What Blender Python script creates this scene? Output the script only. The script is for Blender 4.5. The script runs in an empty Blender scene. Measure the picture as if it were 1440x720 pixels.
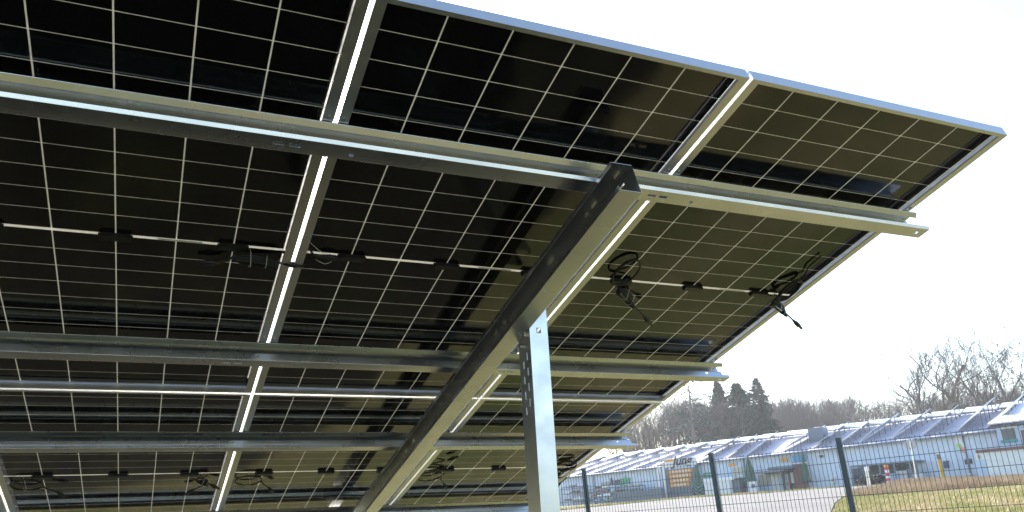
import bpy, bmesh, math, random
from mathutils import Vector, Matrix
R = math.radians
scene = bpy.context.scene
COL = scene.collection
# ------------------------------------------------------------------ camera, sky, sun, exposure
FPX, CAMX, CAMY, EYE = 1043.284, -2.75738, -1.4761, 1.5
RX, RY, RZ, TILT = 0.231775, 0.0333387, -0.3758483, 0.3239317
PCX, PCY = 611.464, 458.789
def rot_cam():
    return Matrix.Rotation(RZ, 3, 'Z') @ Matrix.Rotation(RX, 3, 'X') @ Matrix.Rotation(RY, 3, 'Y')
RC = rot_cam()
CAMP = Vector((CAMX, CAMY, EYE))
cam_d = bpy.data.cameras.new('camera'); cam = bpy.data.objects.new('camera', cam_d); COL.objects.link(cam)
cx_, cy_, cz_ = RC.col[0], RC.col[2], -RC.col[1]
mw = Matrix((cx_, cy_, cz_)).transposed().to_4x4(); mw.translation = CAMP
cam.matrix_world = mw
cam_d.sensor_width = 36; cam_d.lens = FPX / 1440 * 36
cam_d.shift_x = (720 - PCX) / 1440; cam_d.shift_y = (PCY - 360) / 1440
cam_d.clip_start = 0.05; cam_d.clip_end = 6000
scene.camera = cam

SUN = RC @ Vector((465 - PCX, FPX, PCY - 157)); SUN.normalize()
SUN_EL = math.asin(SUN.z); SUN_AZ = math.atan2(SUN.x, SUN.y)
world = bpy.data.worlds.new('World'); scene.world = world; world.use_nodes = True
wn = world.node_tree.nodes; wl = world.node_tree.links
sky = wn.new('ShaderNodeTexSky'); sky.sky_type = 'NISHITA'; sky.sun_disc = False
sky.sun_elevation = SUN_EL; sky.sun_rotation = SUN_AZ
sky.air_density = 1.0; sky.dust_density = 1.0; sky.ozone_density = 1.2
wn['Background'].inputs[1].default_value = 0.13
wl.new(sky.outputs[0], wn['Background'].inputs[0])
sd = bpy.data.lights.new('sun', 'SUN'); sd.energy = 4.2; sd.angle = R(0.53); sd.color = (1, .95, .86)
so = bpy.data.objects.new('sun', sd); COL.objects.link(so)
so.rotation_euler = SUN.to_track_quat('Z', 'Y').to_euler(); so.location = (0, 0, 30)
scene.view_settings.view_transform = 'Standard'; scene.view_settings.look = 'None'
scene.view_settings.exposure = 1.7; scene.view_settings.gamma = 1
scene.render.engine = 'CYCLES'
scene.cycles.max_bounces = 8; scene.cycles.transparent_max_bounces = 16
scene.cycles.caustics_reflective = False; scene.cycles.caustics_refractive = False

# ------------------------------------------------------------------ helpers
def ray(px, py):
    return RC @ Vector(((px - PCX) / FPX, 1, -(py - PCY) / FPX))
def at(px, py, depth):
    "world point seen at photo pixel px,py at a given depth along the view"
    return CAMP + ray(px, py) * depth
# foot of the long shed: the ground climbs gently towards it and falls away to the left
E0 = at(1440, 668, 66); E1 = at(855, 709, 100)
bdir = Vector((E1.x-E0.x, E1.y-E0.y, 0)); blen0 = bdir.length; bdir.normalize()
bback = Vector((bdir.y, -bdir.x, 0))
if bback.dot(Vector((E0.x-CAMX, E0.y-CAMY, 0))) < 0: bback = -bback
bslope = (E1.z - E0.z) / blen0
def base(s_): return E0.z + bslope * s_
BDIST = bback.dot(Vector((E0.x-CAMX, E0.y-CAMY, 0)))
def gz(x, y):
    dd = bback.x*(x-CAMX) + bback.y*(y-CAMY)
    t = min(max((dd - 9) / (BDIST - 10), 0), 1)
    if t <= 0: return 0.0
    s_ = (x-E0.x)*bdir.x + (y-E0.y)*bdir.y
    if s_ > 85: s_ = 85 + 8*(1-math.exp(-(s_-85)/8))
    if s_ < -20: s_ = -20 - 8*(1-math.exp((s_+20)/8))
    return (0.6*t + .4*t*t*(3-2*t)) * base(s_)
def ground_at(px, py, dz=0):
    d = ray(px, py); s = 2.0
    while s < 900:
        p = CAMP + d * s
        if p.z <= gz(p.x, p.y) + dz: return p
        s *= 1.003
    return CAMP + d * s

def tag(o, label=None, cat=None, group=None, kind=None):
    if label: o['label'] = label
    if cat: o['category'] = cat
    if group: o['group'] = group
    if kind: o['kind'] = kind
    return o
def empty(name, loc=(0, 0, 0), rot=(0, 0, 0)):
    o = bpy.data.objects.new(name, None); COL.objects.link(o)
    o.location = loc; o.rotation_euler = rot; o.empty_display_size = .2
    return o
def link(name, me, mats, parent=None, loc=None, rot=None):
    o = bpy.data.objects.new(name, me); COL.objects.link(o)
    for m in (mats if isinstance(mats, (list, tuple)) else [mats]): me.materials.append(m)
    if parent is not None: o.parent = parent
    if loc is not None: o.location = loc
    if rot is not None: o.rotation_euler = rot
    return o
class MB:
    def __init__(s): s.v = []; s.f = []; s.m = []
    def quad(s, a, b, c, d, m=0):
        i = len(s.v); s.v += [tuple(a), tuple(b), tuple(c), tuple(d)]; s.f.append((i, i+1, i+2, i+3)); s.m.append(m); return s
    def tri(s, a, b, c, m=0):
        i = len(s.v); s.v += [tuple(a), tuple(b), tuple(c)]; s.f.append((i, i+1, i+2)); s.m.append(m); return s
    def box(s, x0, x1, y0, y1, z0, z1, m=0, M=None):
        i = len(s.v)
        P = [(x0,y0,z0),(x1,y0,z0),(x1,y1,z0),(x0,y1,z0),(x0,y0,z1),(x1,y0,z1),(x1,y1,z1),(x0,y1,z1)]
        if M is not None: P = [tuple(M @ Vector(p)) for p in P]
        s.v += P
        for f in ((0,3,2,1),(4,5,6,7),(0,1,5,4),(1,2,6,5),(2,3,7,6),(3,0,4,7)):
            s.f.append(tuple(i+k for k in f)); s.m.append(m)
        return s
    def tube(s, pts, rad, n=6, m=0, cap=True, flat=1.0):
        pts = [Vector(p) for p in pts]
        if not hasattr(rad, '__len__'): rad = [rad] * len(pts)
        rings = []; prev = None
        for k, p in enumerate(pts):
            d = (pts[min(k+1, len(pts)-1)] - pts[max(k-1, 0)])
            if d.length < 1e-9: d = Vector((0, 0, 1))
            d.normalize()
            if prev is None:
                a = d.orthogonal().normalized()
            else:
                a = prev - d * prev.dot(d)
                a = a.normalized() if a.length > 1e-6 else d.orthogonal().normalized()
            prev = a; b = d.cross(a)
            i = len(s.v)
            for j in range(n):
                t = 2 * math.pi * j / n
                s.v.append(tuple(p + a * math.cos(t) * rad[k] + b * math.sin(t) * rad[k] * flat))
            rings.append(i)
        for k in range(len(rings) - 1):
            for j in range(n):
                s.f.append((rings[k]+j, rings[k]+(j+1) % n, rings[k+1]+(j+1) % n, rings[k+1]+j)); s.m.append(m)
        if cap:
            s.f.append(tuple(rings[0]+j for j in reversed(range(n)))); s.m.append(m)
            s.f.append(tuple(rings[-1]+j for j in range(n))); s.m.append(m)
        return s
    def mesh(s, name, smooth=False):
        me = bpy.data.meshes.new(name); me.from_pydata(s.v, [], s.f); me.update()
        me.polygons.foreach_set('material_index', s.m)
        if smooth: me.polygons.foreach_set('use_smooth', [True] * len(s.f))
        return me
    def build(s, name, mats, parent=None, loc=None, rot=None, smooth=False, bevel=0):
        o = link(name, s.mesh(name, smooth), mats, parent, loc, rot)
        if bevel:
            b = o.modifiers.new('bevel', 'BEVEL'); b.width = bevel; b.segments = 2; b.limit_method = 'ANGLE'
        return o

def mat(name, col, rough=.6, metal=0., spec=.5, noise=None, bump=None, rnoise=None):
    """noise = (scale, second colour, [contrast lo, hi]) ; bump = (scale, strength, distance); rnoise=(scale, lo, hi)"""
    m = bpy.data.materials.new(name); m.use_nodes = True
    n, l = m.node_tree.nodes, m.node_tree.links
    b = n['Principled BSDF']
    b.inputs['Base Color'].default_value = (*col, 1); b.inputs['Roughness'].default_value = rough
    b.inputs['Metallic'].default_value = metal; b.inputs['Specular IOR Level'].default_value = spec
    tc = n.new('ShaderNodeTexCoord')
    if noise:
        t = n.new('ShaderNodeTexNoise'); t.inputs['Scale'].default_value = noise[0]; t.inputs['Detail'].default_value = 6
        l.new(tc.outputs['Object'], t.inputs['Vector'])
        r = n.new('ShaderNodeValToRGB')
        lo, hi = noise[2] if len(noise) > 2 else (.35, .65)
        r.color_ramp.elements[0].position = lo; r.color_ramp.elements[1].position = hi
        r.color_ramp.elements[0].color = (*col, 1); r.color_ramp.elements[1].color = (*noise[1], 1)
        l.new(t.outputs['Fac'], r.inputs['Fac']); l.new(r.outputs['Color'], b.inputs['Base Color'])
    if rnoise:
        t = n.new('ShaderNodeTexNoise'); t.inputs['Scale'].default_value = rnoise[0]; t.inputs['Detail'].default_value = 5
        l.new(tc.outputs['Object'], t.inputs['Vector'])
        mr = n.new('ShaderNodeMapRange'); mr.inputs['From Min'].default_value = .3; mr.inputs['From Max'].default_value = .7
        mr.inputs['To Min'].default_value = rnoise[1]; mr.inputs['To Max'].default_value = rnoise[2]
        l.new(t.outputs['Fac'], mr.inputs['Value']); l.new(mr.outputs['Result'], b.inputs['Roughness'])
    if bump:
        t = n.new('ShaderNodeTexNoise'); t.inputs['Scale'].default_value = bump[0]; t.inputs['Detail'].default_value = 4
        l.new(tc.outputs['Object'], t.inputs['Vector'])
        u = n.new('ShaderNodeBump'); u.inputs['Strength'].default_value = bump[1]; u.inputs['Distance'].default_value = bump[2]
        l.new(t.outputs['Fac'], u.inputs['Height']); l.new(u.outputs['Normal'], b.inputs['Normal'])
    return m
def ribbed(name, col, pitch, depth=.02, axis=0, rough=.5, col2=None, metal=0.):
    "corrugated sheet: ribs across object axis, as bump"
    m = mat(name, col, rough, metal, noise=(1.3, col2 or tuple(c*.88 for c in col)))
    n, l = m.node_tree.nodes, m.node_tree.links
    tc = n.new('ShaderNodeTexCoord'); sp = n.new('ShaderNodeSeparateXYZ'); l.new(tc.outputs['Object'], sp.inputs[0])
    a = n.new('ShaderNodeMath'); a.operation = 'MULTIPLY'; a.inputs[1].default_value = 2*math.pi/pitch; l.new(sp.outputs[axis], a.inputs[0])
    s_ = n.new('ShaderNodeMath'); s_.operation = 'SINE'; l.new(a.outputs[0], s_.inputs[0])
    mr = n.new('ShaderNodeMapRange'); mr.inputs['From Min'].default_value = -.4; mr.inputs['From Max'].default_value = .4; l.new(s_.outputs[0], mr.inputs['Value'])
    u = n.new('ShaderNodeBump'); u.inputs['Distance'].default_value = depth; u.inputs['Strength'].default_value = 1
    l.new(mr.outputs['Result'], u.inputs['Height']); l.new(u.outputs['Normal'], n['Principled BSDF'].inputs['Normal'])
    return m

# ------------------------------------------------------------------ materials
M_alu = mat('aluminium_frame', (.62, .62, .61), .38, .85, bump=(900, .05, .0005), rnoise=(30, .32, .45))
M_galv = mat('galvanised_steel', (.54, .55, .57), .26, 1.0, noise=(7, (.60, .61, .63), (.3, .7)), rnoise=(4, .22, .34))
M_galv_post = mat('galvanised_post', (.66, .68, .70), .32, 1.0, noise=(14, (.72, .74, .76), (.3, .7)), rnoise=(9, .26, .42), bump=(220, .10, .0003))
M_cell = mat('solar_cell_glass', (.005, .005, .006), .085, 0, .5, bump=(3, .02, .003))
M_strip = bpy.data.materials.new('white_cell_gap'); M_strip.use_nodes = True
def strip_nodes(m, trans, diff_col, f_tl):
    n, l = m.node_tree.nodes, m.node_tree.links
    for x in list(n): n.remove(x)
    out = n.new('ShaderNodeOutputMaterial'); p = n.new('ShaderNodeBsdfPrincipled')
    p.inputs['Base Color'].default_value = (*diff_col, 1); p.inputs['Roughness'].default_value = .15
    tl = n.new('ShaderNodeBsdfTranslucent'); tl.inputs[0].default_value = (.9, .88, .8, 1)
    mx = n.new('ShaderNodeMixShader'); mx.inputs[0].default_value = f_tl; l.new(p.outputs[0], mx.inputs[1]); l.new(tl.outputs[0], mx.inputs[2])
    tr = n.new('ShaderNodeBsdfTransparent'); m2 = n.new('ShaderNodeMixShader'); m2.inputs[0].default_value = trans
    l.new(mx.outputs[0], m2.inputs[1]); l.new(tr.outputs[0], m2.inputs[2]); l.new(m2.outputs[0], out.inputs[0])
strip_nodes(M_strip, 0.0, (.92, .91, .86), .38)
M_margin = bpy.data.materials.new('clear_glass_margin'); M_margin.use_nodes = True
strip_nodes(M_margin, .8, (.8, .8, .76), .6)
M_plastic = mat('black_plastic', (.012, .012, .013), .42, bump=(60, .1, .001))
M_cable = mat('black_cable', (.010, .010, .011), .45)
M_tie = mat('clear_cable_tie', (.6, .6, .6), .3)
M_fence = mat('anthracite_fence_coating', (.045, .065, .080), .4, .2, noise=(14, (.06, .08, .095)))
M_sticker = mat('silver_sticker', (.55, .55, .52), .5)

# ------------------------------------------------------------------ ground
def polar_sheet(name, mats, rs, ths, dz, keep=None, flat=False):
    mb = MB(); idx = {}
    for i, r in enumerate(rs):
        for j, th in enumerate(ths):
            x = CAMX + r * math.sin(th); y = CAMY + r * math.cos(th)
            mb.v.append((x, y, gz(x, y) + dz)); idx[i, j] = len(mb.v) - 1
    for i in range(len(rs)-1):
        for j in range(len(ths)-1):
            mb.f.append((idx[i, j], idx[i+1, j], idx[i+1, j+1], idx[i, j+1])); mb.m.append(0)
    return mb.build(name, mats, smooth=True)
rs = [0.01, 1.5, 3, 5, 8, 11] + [12 + i*1.0 for i in range(47)] + [60, 70, 90, 120, 180, 300, 600, 1200, 2400]
ths = [2*math.pi*i/120 for i in range(121)]
M_ground = mat('winter_grass_ground', (.15, .14, .055), .95, 0, .1, noise=(.9, (.24, .19, .095), (.38, .62)), bump=(9, .6, .05))
def layer_noise(m, scale, col, lo, hi):
    "mix a further large-scale patch colour in"
    n, l = m.node_tree.nodes, m.node_tree.links; b = n['Principled BSDF']
    src = b.inputs['Base Color'].links[0].from_socket
    tc = n.new('ShaderNodeTexCoord'); t = n.new('ShaderNodeTexNoise'); t.inputs['Scale'].default_value = scale; t.inputs['Detail'].default_value = 8
    l.new(tc.outputs['Object'], t.inputs['Vector'])
    mr = n.new('ShaderNodeMapRange'); mr.inputs['From Min'].default_value = lo; mr.inputs['From Max'].default_value = hi; l.new(t.outputs['Fac'], mr.inputs['Value'])
    mx = n.new('ShaderNodeMix'); mx.data_type = 'RGBA'; mx.inputs['B'].default_value = (*col, 1)
    l.new(mr.outputs['Result'], mx.inputs['Factor']); l.new(src, mx.inputs['A']); l.new(mx.outputs['Result'], b.inputs['Base Color'])
layer_noise(M_ground, .35, (.10, .12, .035), .45, .62)
layer_noise(M_ground, 14, (.09, .08, .04), .5, .75)
g = polar_sheet('ground', M_ground, rs, ths, 0); tag(g, kind='structure')

M_shade = mat('painted_table_shade', (.022, .020, .014), .95, 0, .15, noise=(2.2, (.038, .036, .020), (.4, .65)), bump=(14, .6, .04))  # near-black ground colour that paints in the shade below the panels
layer_noise(M_shade, .8, (.045, .05, .02), .6, .72)
def to_ground(poly):
    return [ground_at(*p) for p in poly]
def poly_sheet(name, pts, dz, m, step=2.5):
    "flat polygon of world xy points draped on the terrain"
    bm = bmesh.new()
    vs = [bm.verts.new((p[0], p[1], 0)) for p in pts]; bm.faces.new(vs)
    bmesh.ops.triangulate(bm, faces=bm.faces[:])
    for _ in range(6):
        es = [e for e in bm.edges if e.calc_length() > step]
        if not es: break
        bmesh.ops.subdivide_edges(bm, edges=es, cuts=1); bmesh.ops.triangulate(bm, faces=bm.faces[:])
    for v in bm.verts: v.co.z = gz(v.co.x, v.co.y) + dz
    bmesh.ops.recalc_face_normals(bm, faces=bm.faces[:])
    if sum(f.normal.z for f in bm.faces) < 0: bmesh.ops.reverse_faces(bm, faces=bm.faces[:])
    me = bpy.data.meshes.new(name); bm.to_mesh(me); bm.free()
    return tag(link(name, me, m), kind='structure')
M_road = mat('gravel_road', (.19, .18, .175), .95, 0, .1, noise=(.5, (.24, .23, .22)), bump=(30, .5, .02))
layer_noise(M_road, 5, (.15, .14, .135), .55, .75)

# added dark sheet: shade under the table painted as ground colour
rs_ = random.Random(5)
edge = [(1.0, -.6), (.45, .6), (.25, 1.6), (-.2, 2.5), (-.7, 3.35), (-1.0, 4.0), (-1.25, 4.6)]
shade_pts = []
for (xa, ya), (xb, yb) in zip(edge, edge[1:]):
    for k in range(4): shade_pts.append(Vector((xa+(xb-xa)*k/4 + rs_.uniform(-.06, .06), ya+(yb-ya)*k/4, 0)))
shade_pts += [Vector((-1.9, 5.0, 0)), Vector((-3.4, 5.3, 0)), Vector((-5, 5.1, 0)), Vector((-7, 5.4, 0)), Vector((-11, 5.2, 0)), Vector((-11, -.9, 0)), Vector((-6, -.6, 0)), Vector((-3, -1.0, 0)), Vector((0, -.7, 0))]
poly_sheet('painted_shade', shade_pts, .012, M_shade, 1.5)
# ------------------------------------------------------------------ solar table
TZ = EYE + 1.17980
def T(u, v, n):
    ct, st = math.cos(TILT), math.sin(TILT)
    return Vector((u, v*ct + n*st, TZ - v*st + n*ct))
TR = (-TILT, 0, 0)
W, L, GAP = 1.141, 2.096, .013
FH = .037

def ring_profile(prof, w, l):
    "mitred picture frame: profile points (inset, height) swept round w x l"
    mb = MB(); n = len(prof)
    for d, h in prof:
        e = min(d, .013)
        mb.v += [(d, e, h), (w-d, e, h), (w-d, l-e, h), (d, l-e, h)]
    for i in range(n):
        j = (i+1) % n
        for k in range(4):
            q = (k+1) % 4
            mb.f.append((i*4+k, i*4+q, j*4+q, j*4+k)); mb.m.append(0)
    return mb
FPROF = [(0, 0), (.030, 0), (.030, .002), (.0025, .002), (.0025, .035), (.009, .035), (.009, .0375), (0, .0375)]
frame_mb = ring_profile(FPROF, W, L)
# drain holes: little dark studs in the lower lip
hole_mb = MB()
frame_me = frame_mb.mesh('panel_frame')
def laminate_mesh():
    mar, gu, gv, gm = .0165, .0046, .0026, .013
    us = [.004, mar]; cw = (W - 2*mar - 5*gu) / 6
    ku = ['m']
    for i in range(6):
        us.append(us[-1] + cw); ku.append('c')
        if i < 5: us.append(us[-1] + gu); ku.append('s')
    us.append(W - .004); ku.append('m')
    vs = [.004, mar]; kv = ['m']; ch = ((L - 2*mar - gm) / 2 - 10*gv) / 11
    for i in range(22):
        vs.append(vs[-1] + ch); kv.append('c')
        if i < 21:
            vs.append(vs[-1] + (gm if i == 10 else gv)); kv.append('d' if i == 10 else 's')
    vs.append(L - .004); kv.append('m')
    mb = MB()
    for z, flip in ((.0285, True), (.0342, False)):
        off = len(mb.v)
        for v in vs:
            for u in us: mb.v.append((u, v, z))
        nu = len(us)
        for j in range(len(vs)-1):
            for i in range(nu-1):
                a = (off+j*nu+i, off+j*nu+i+1, off+(j+1)*nu+i+1, off+(j+1)*nu+i)
                mb.f.append(a[::-1] if flip else a)
                mb.m.append(2 if 'm' in (ku[i], kv[j]) else (0 if ku[i] == 'c' and kv[j] == 'c' else 1))
    nu = len(us); nv = len(vs); off = nu*nv
    def side(a, b): mb.f.append((a, b, b+off, a+off)); mb.m.append(2)
    side(0, nu-1); side(nu-1, nu*nv-1); side(nu*nv-1, nu*(nv-1)); side(nu*(nv-1), 0)
    return mb.mesh('laminate')
lam_me = laminate_mesh()
for m in (M_cell, M_strip, M_margin): lam_me.materials.append(m)
frame_me.materials.append(M_alu)
jb = MB(); jb.box(-.046, .046, -.011, .013, -.016, 0); jb.box(-.052, -.046, -.006, .008, -.010, 0); jb.box(.046, .052, -.006, .008, -.010, 0)
jb_me = jb.mesh('junction_box'); jb_me.materials.append(M_plastic)
mid_v = L/2
def bez(pts, n=14):
    "catmull-rom through points"
    P = [Vector(p) for p in pts]; P = [P[0]] + P + [P[-1]]; out = []
    for i in range(1, len(P)-2):
        for k in range(n):
            t = k/n; a, b, c, d = P[i-1], P[i], P[i+1], P[i+2]
            out.append(.5*((2*b) + (c-a)*t + (2*a-5*b+4*c-d)*t*t + (3*b-a-3*c+d)*t**3))
    out.append(P[-2]); return out
def coil(c, ru, rv, turns, seed, drop=.02, ph=0, tiltn=.25):
    rnd = random.Random(seed); pts = []
    n = int(turns*22)
    for k in range(n+1):
        a = ph + 2*math.pi*k/22
        q = 1 + .035*math.sin(k*.29+seed)
        pts.append((c[0]+ru*q*math.cos(a), c[1]+rv*q*math.sin(a), c[2] - drop*k/n - tiltn*rv*(1+math.sin(a))*.5 + rnd.uniform(-.002, .002)))
    return pts
def connector(mb, p, d):
    p = Vector(p); d = Vector(d).normalized()
    mb.tube([p, p+d*.02, p+d*.022, p+d*.05, p+d*.052, p+d*.075], [.006, .008, .0105, .0105, .007, .007], 8)
BOXN = .0275
def cable_object(parent, pts, ties, con, flat=1):
    c = MB().tube(pts, .0038, 6).build('cable', M_cable, parent, smooth=True)
    if con:
        k = MB(); connector(k, con[0], con[1]); k.build('plug', M_plastic, c, smooth=True)
    if ties:
        for tp in ties: MB().tube(bez(tp, 5), .0012, 4).build('cable_tie', M_tie, c)
def cables_ring(p, ux, seed, r=.055, bundle=True, con_dir=(.55, .8, -.25), v_off=.085):
    "round coil below the box with a plug hanging"
    c = (ux, mid_v + v_off, BOXN - .015)
    pts = [(ux+.03, mid_v+.008, BOXN-.008), (ux+.045, mid_v+.03, BOXN-.012)] + coil(c, r*1.3, r*1.3, 2.2, seed, .002, -1.2, .0)
    e = Vector(pts[-1]); d = Vector(con_dir).normalized()
    pts = pts + [tuple(e + Vector((.01, .03, -.01))), tuple(e + d*.10)]
    cable_object(p, pts, [[(ux-.01, mid_v+.02, BOXN), (ux+.005, mid_v+.07, BOXN-.05), (ux-.015, mid_v+.13, BOXN-.03)]], (pts[-1], d))
def cables_bundle(p, u0, v0, d, ln, seed, plug_off=.10, n=4, width=.016, start=None):
    "long folded bundle of cable tied together, plug at the end"
    rnd = random.Random(seed); d = Vector(d).normalized(); s = Vector((0, 0, 1)).cross(d).normalized()
    o = Vector((u0, v0, BOXN-.02)); pts = [start or (u0+.02, v0-.02, BOXN-.006)]
    for k in range(n):
        w = width*(1-.15*k)
        pts += [o + d*ln*.1 + s*w + Vector((0, 0, -.006*k)), o + d*ln*.55 + s*w*1.3 + Vector((0, 0, -.006*k)), o + d*ln + Vector((0, 0, -.008*k)),
                o + d*ln*.5 - s*w*1.3 + Vector((0, 0, -.007*k)), o + d*rnd.uniform(-.01, .02) - s*w*.3 + Vector((0, 0, -.006*k))]
    pts += [o + d*ln*.6, o + d*(ln+.02), o + d*(ln+plug_off)]
    pts = bez(pts, 6)
    cable_object(p, pts, [[o + d*ln*.3 + s*.03, o + d*ln*.32 + Vector((0, 0, -.035)), o + d*ln*.3 - s*.03, o + d*ln*.25 - s*.05],
                          [o + d*ln*.7 + s*.025, o + d*ln*.7 + Vector((0, 0, -.03)), o + d*ln*.7 - s*.03]], (pts[-1], d))

def panel(i, j, label):
    u0 = -(i+1)*W - i*GAP; v0 = j*(L+.018)
    p = empty('solar_module', T(u0, v0, 0), TR)
    tag(p, label, 'solar panel', 'solar panels of the table')
    o = bpy.data.objects.new('frame', frame_me); COL.objects.link(o); o.parent = p
    o = bpy.data.objects.new('laminate', lam_me); COL.objects.link(o); o.parent = p
    for k in (1, 3, 5):
        b = bpy.data.objects.new('junction_box', jb_me); COL.objects.link(b); b.parent = p
        b.location = (.0165 + k*(W-.033)/6, mid_v, BOXN)
    return p
def UL(i, U): return U + (i+1)*W + i*GAP
names_top = ['black solar panel forming the free top right corner of the table against the sky',
             'upper black solar panel between the two bright gaps, ending above the dark rafter',
             'upper black solar panel just left of the bright gap at the upper left',
             'upper black solar panel cut off by the left edge of the photo']
names_low = ['lower black solar panel behind the post, at the right end of the table',
             'lower black solar panel left of the rafter, between the two bright gaps',
             'lower black solar panel with the cable ring at the bottom left of the photo',
             'lower black solar panel sliver in the bottom left corner of the photo']
P = {}
for i in range(4, 8):
    for j in (0, 1): panel(i, j, 'black solar panel beyond the left edge of the photo')
for i in range(4):
    P[i, 0] = panel(i, 0, names_top[i]); P[i, 1] = panel(i, 1, names_low[i])
# cables, each panel's own arrangement
p = P[0, 0]
u = UL(0, -.901)
pts = [(u-.01, mid_v-.01, BOXN-.01), (u-.03, mid_v-.03, BOXN-.012)] + coil((u-.075, mid_v-.085, BOXN-.012), .05, .075, 1.7, 3, .01, 1.2)
cable_object(p, pts, None, None)
cables_bundle(p, u-.035, mid_v+.03, (.62, .42, -.12), .13, 5, .12, 4, .017)
u = UL(0, -.143)
pts = [(u+.02, mid_v-.01, BOXN-.01)] + coil((u+.045, mid_v-.075, BOXN-.014), .036, .068, 2.3, 8, .012, 1.0) + [(u+.06, mid_v-.16, BOXN-.012), (u+.025, mid_v-.22, BOXN-.01), (u+.02, mid_v-.30, BOXN-.008)]
cable_object(p, pts, None, None)
cables_bundle(p, u+.045, mid_v+.028, (.62, .26, -.22), .10, 9, .075, 4, .012)
p = P[1, 0]; u = UL(1, -2.101)
cable_object(p, bez([(u-.05, mid_v, BOXN-.006), (u-.09, mid_v+.0, BOXN-.01), (u-.13, mid_v-.01, BOXN-.02), (u-.16, mid_v-.05, BOXN-.015)]), [[(u-.08, mid_v-.01, BOXN-.01), (u-.12, mid_v-.05, BOXN-.03), (u-.16, mid_v-.07, BOXN-.01)], [(u-.06, mid_v+.03, BOXN-.01), (u-.09, mid_v+.02, BOXN-.03), (u-.12, mid_v+.025, BOXN-.01)]], ((u-.105, mid_v-.003, BOXN-.014), (1, .1, 0)))
p = P[2, 0]; u = UL(2, -2.513)
cables_bundle(p, u+.02, mid_v+.035, (1, .06, -.03), .14, 12, .02, 4, .013)
cable_object(p, bez([(u+.02, mid_v+.03, BOXN-.01), (u-.01, mid_v+.06, BOXN-.02), (u-.06, mid_v+.085, BOXN-.02)]), None, ((u-.03, mid_v+.075, BOXN-.02), (-.9, .12, 0)))
cables_ring(P[0, 1], UL(0, -1.03), 21, .06, con_dir=(.5, .85, -.2))
q = P[0, 1]; u = UL(0, -.98)
cable_object(q, bez([(u+.02, mid_v-.01, BOXN-.01), (u-.05, mid_v-.03, BOXN-.02), (u-.10, mid_v-.035, BOXN-.02), (u-.04, mid_v-.06, BOXN-.02), (u-.01, mid_v-.10, BOXN-.02), (u-.07, mid_v-.13, BOXN-.02)]), None, ((u-.03, mid_v-.20, BOXN-.02), (.5, -.6, 0)))
u = UL(0, -.15)
cable_object(q, coil((u+.02, mid_v-.10, BOXN-.014), .085, .06, 2.2, 31, .015, .5), None, None)
cables_ring(P[0, 1], u+.07, 22, .07, con_dir=(-.35, .9, -.35))
cables_ring(P[1, 1], UL(1, -2.17), 23, .058, con_dir=(.5, .8, -.15))
cables_ring(P[2, 1], UL(2, -3.33), 24, .06, con_dir=(.6, .75, -.15))
u = UL(2, -2.44)
cables_bundle(P[2, 1], u-.02, mid_v+.03, (.6, .55, -.1), .08, 25, .02, 3, .02)
cable_object(P[2, 1], bez([(u+.04, mid_v+.1, BOXN-.02), (u-.0, mid_v+.15, BOXN-.025), (u-.05, mid_v+.21, BOXN-.03)]), None, ((u-.03, mid_v+.18, BOXN-.03), (-.6, .75, -.1)))
# silver type labels beside the boxes
for key, U in (((2, 0), -2.68), ((1, 0), -1.52), ((0, 0), -.35)):
    s = MB().box(-.07, .07, -.0035, .0035, -.0016, -.0006)
    s.build('type_label', M_sticker, P[key], (UL(key[0], U), mid_v, .0285))

# small bolts through the frame lips onto the purlins, and drain studs along the lips
sb = MB().tube([(0, 0, .001), (0, 0, -.005)], .0065, 6); sb_me = sb.mesh('frame_bolt'); sb_me.materials.append(M_galv)
for (i, j), pp in list(P.items()):
    for V in (.395, .47, 1.60, 1.70):
        for U in (.014, W-.014):
            o = bpy.data.objects.new('frame_bolt', sb_me); COL.objects.link(o); o.parent = pp; o.location = (U, V, 0)
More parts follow.
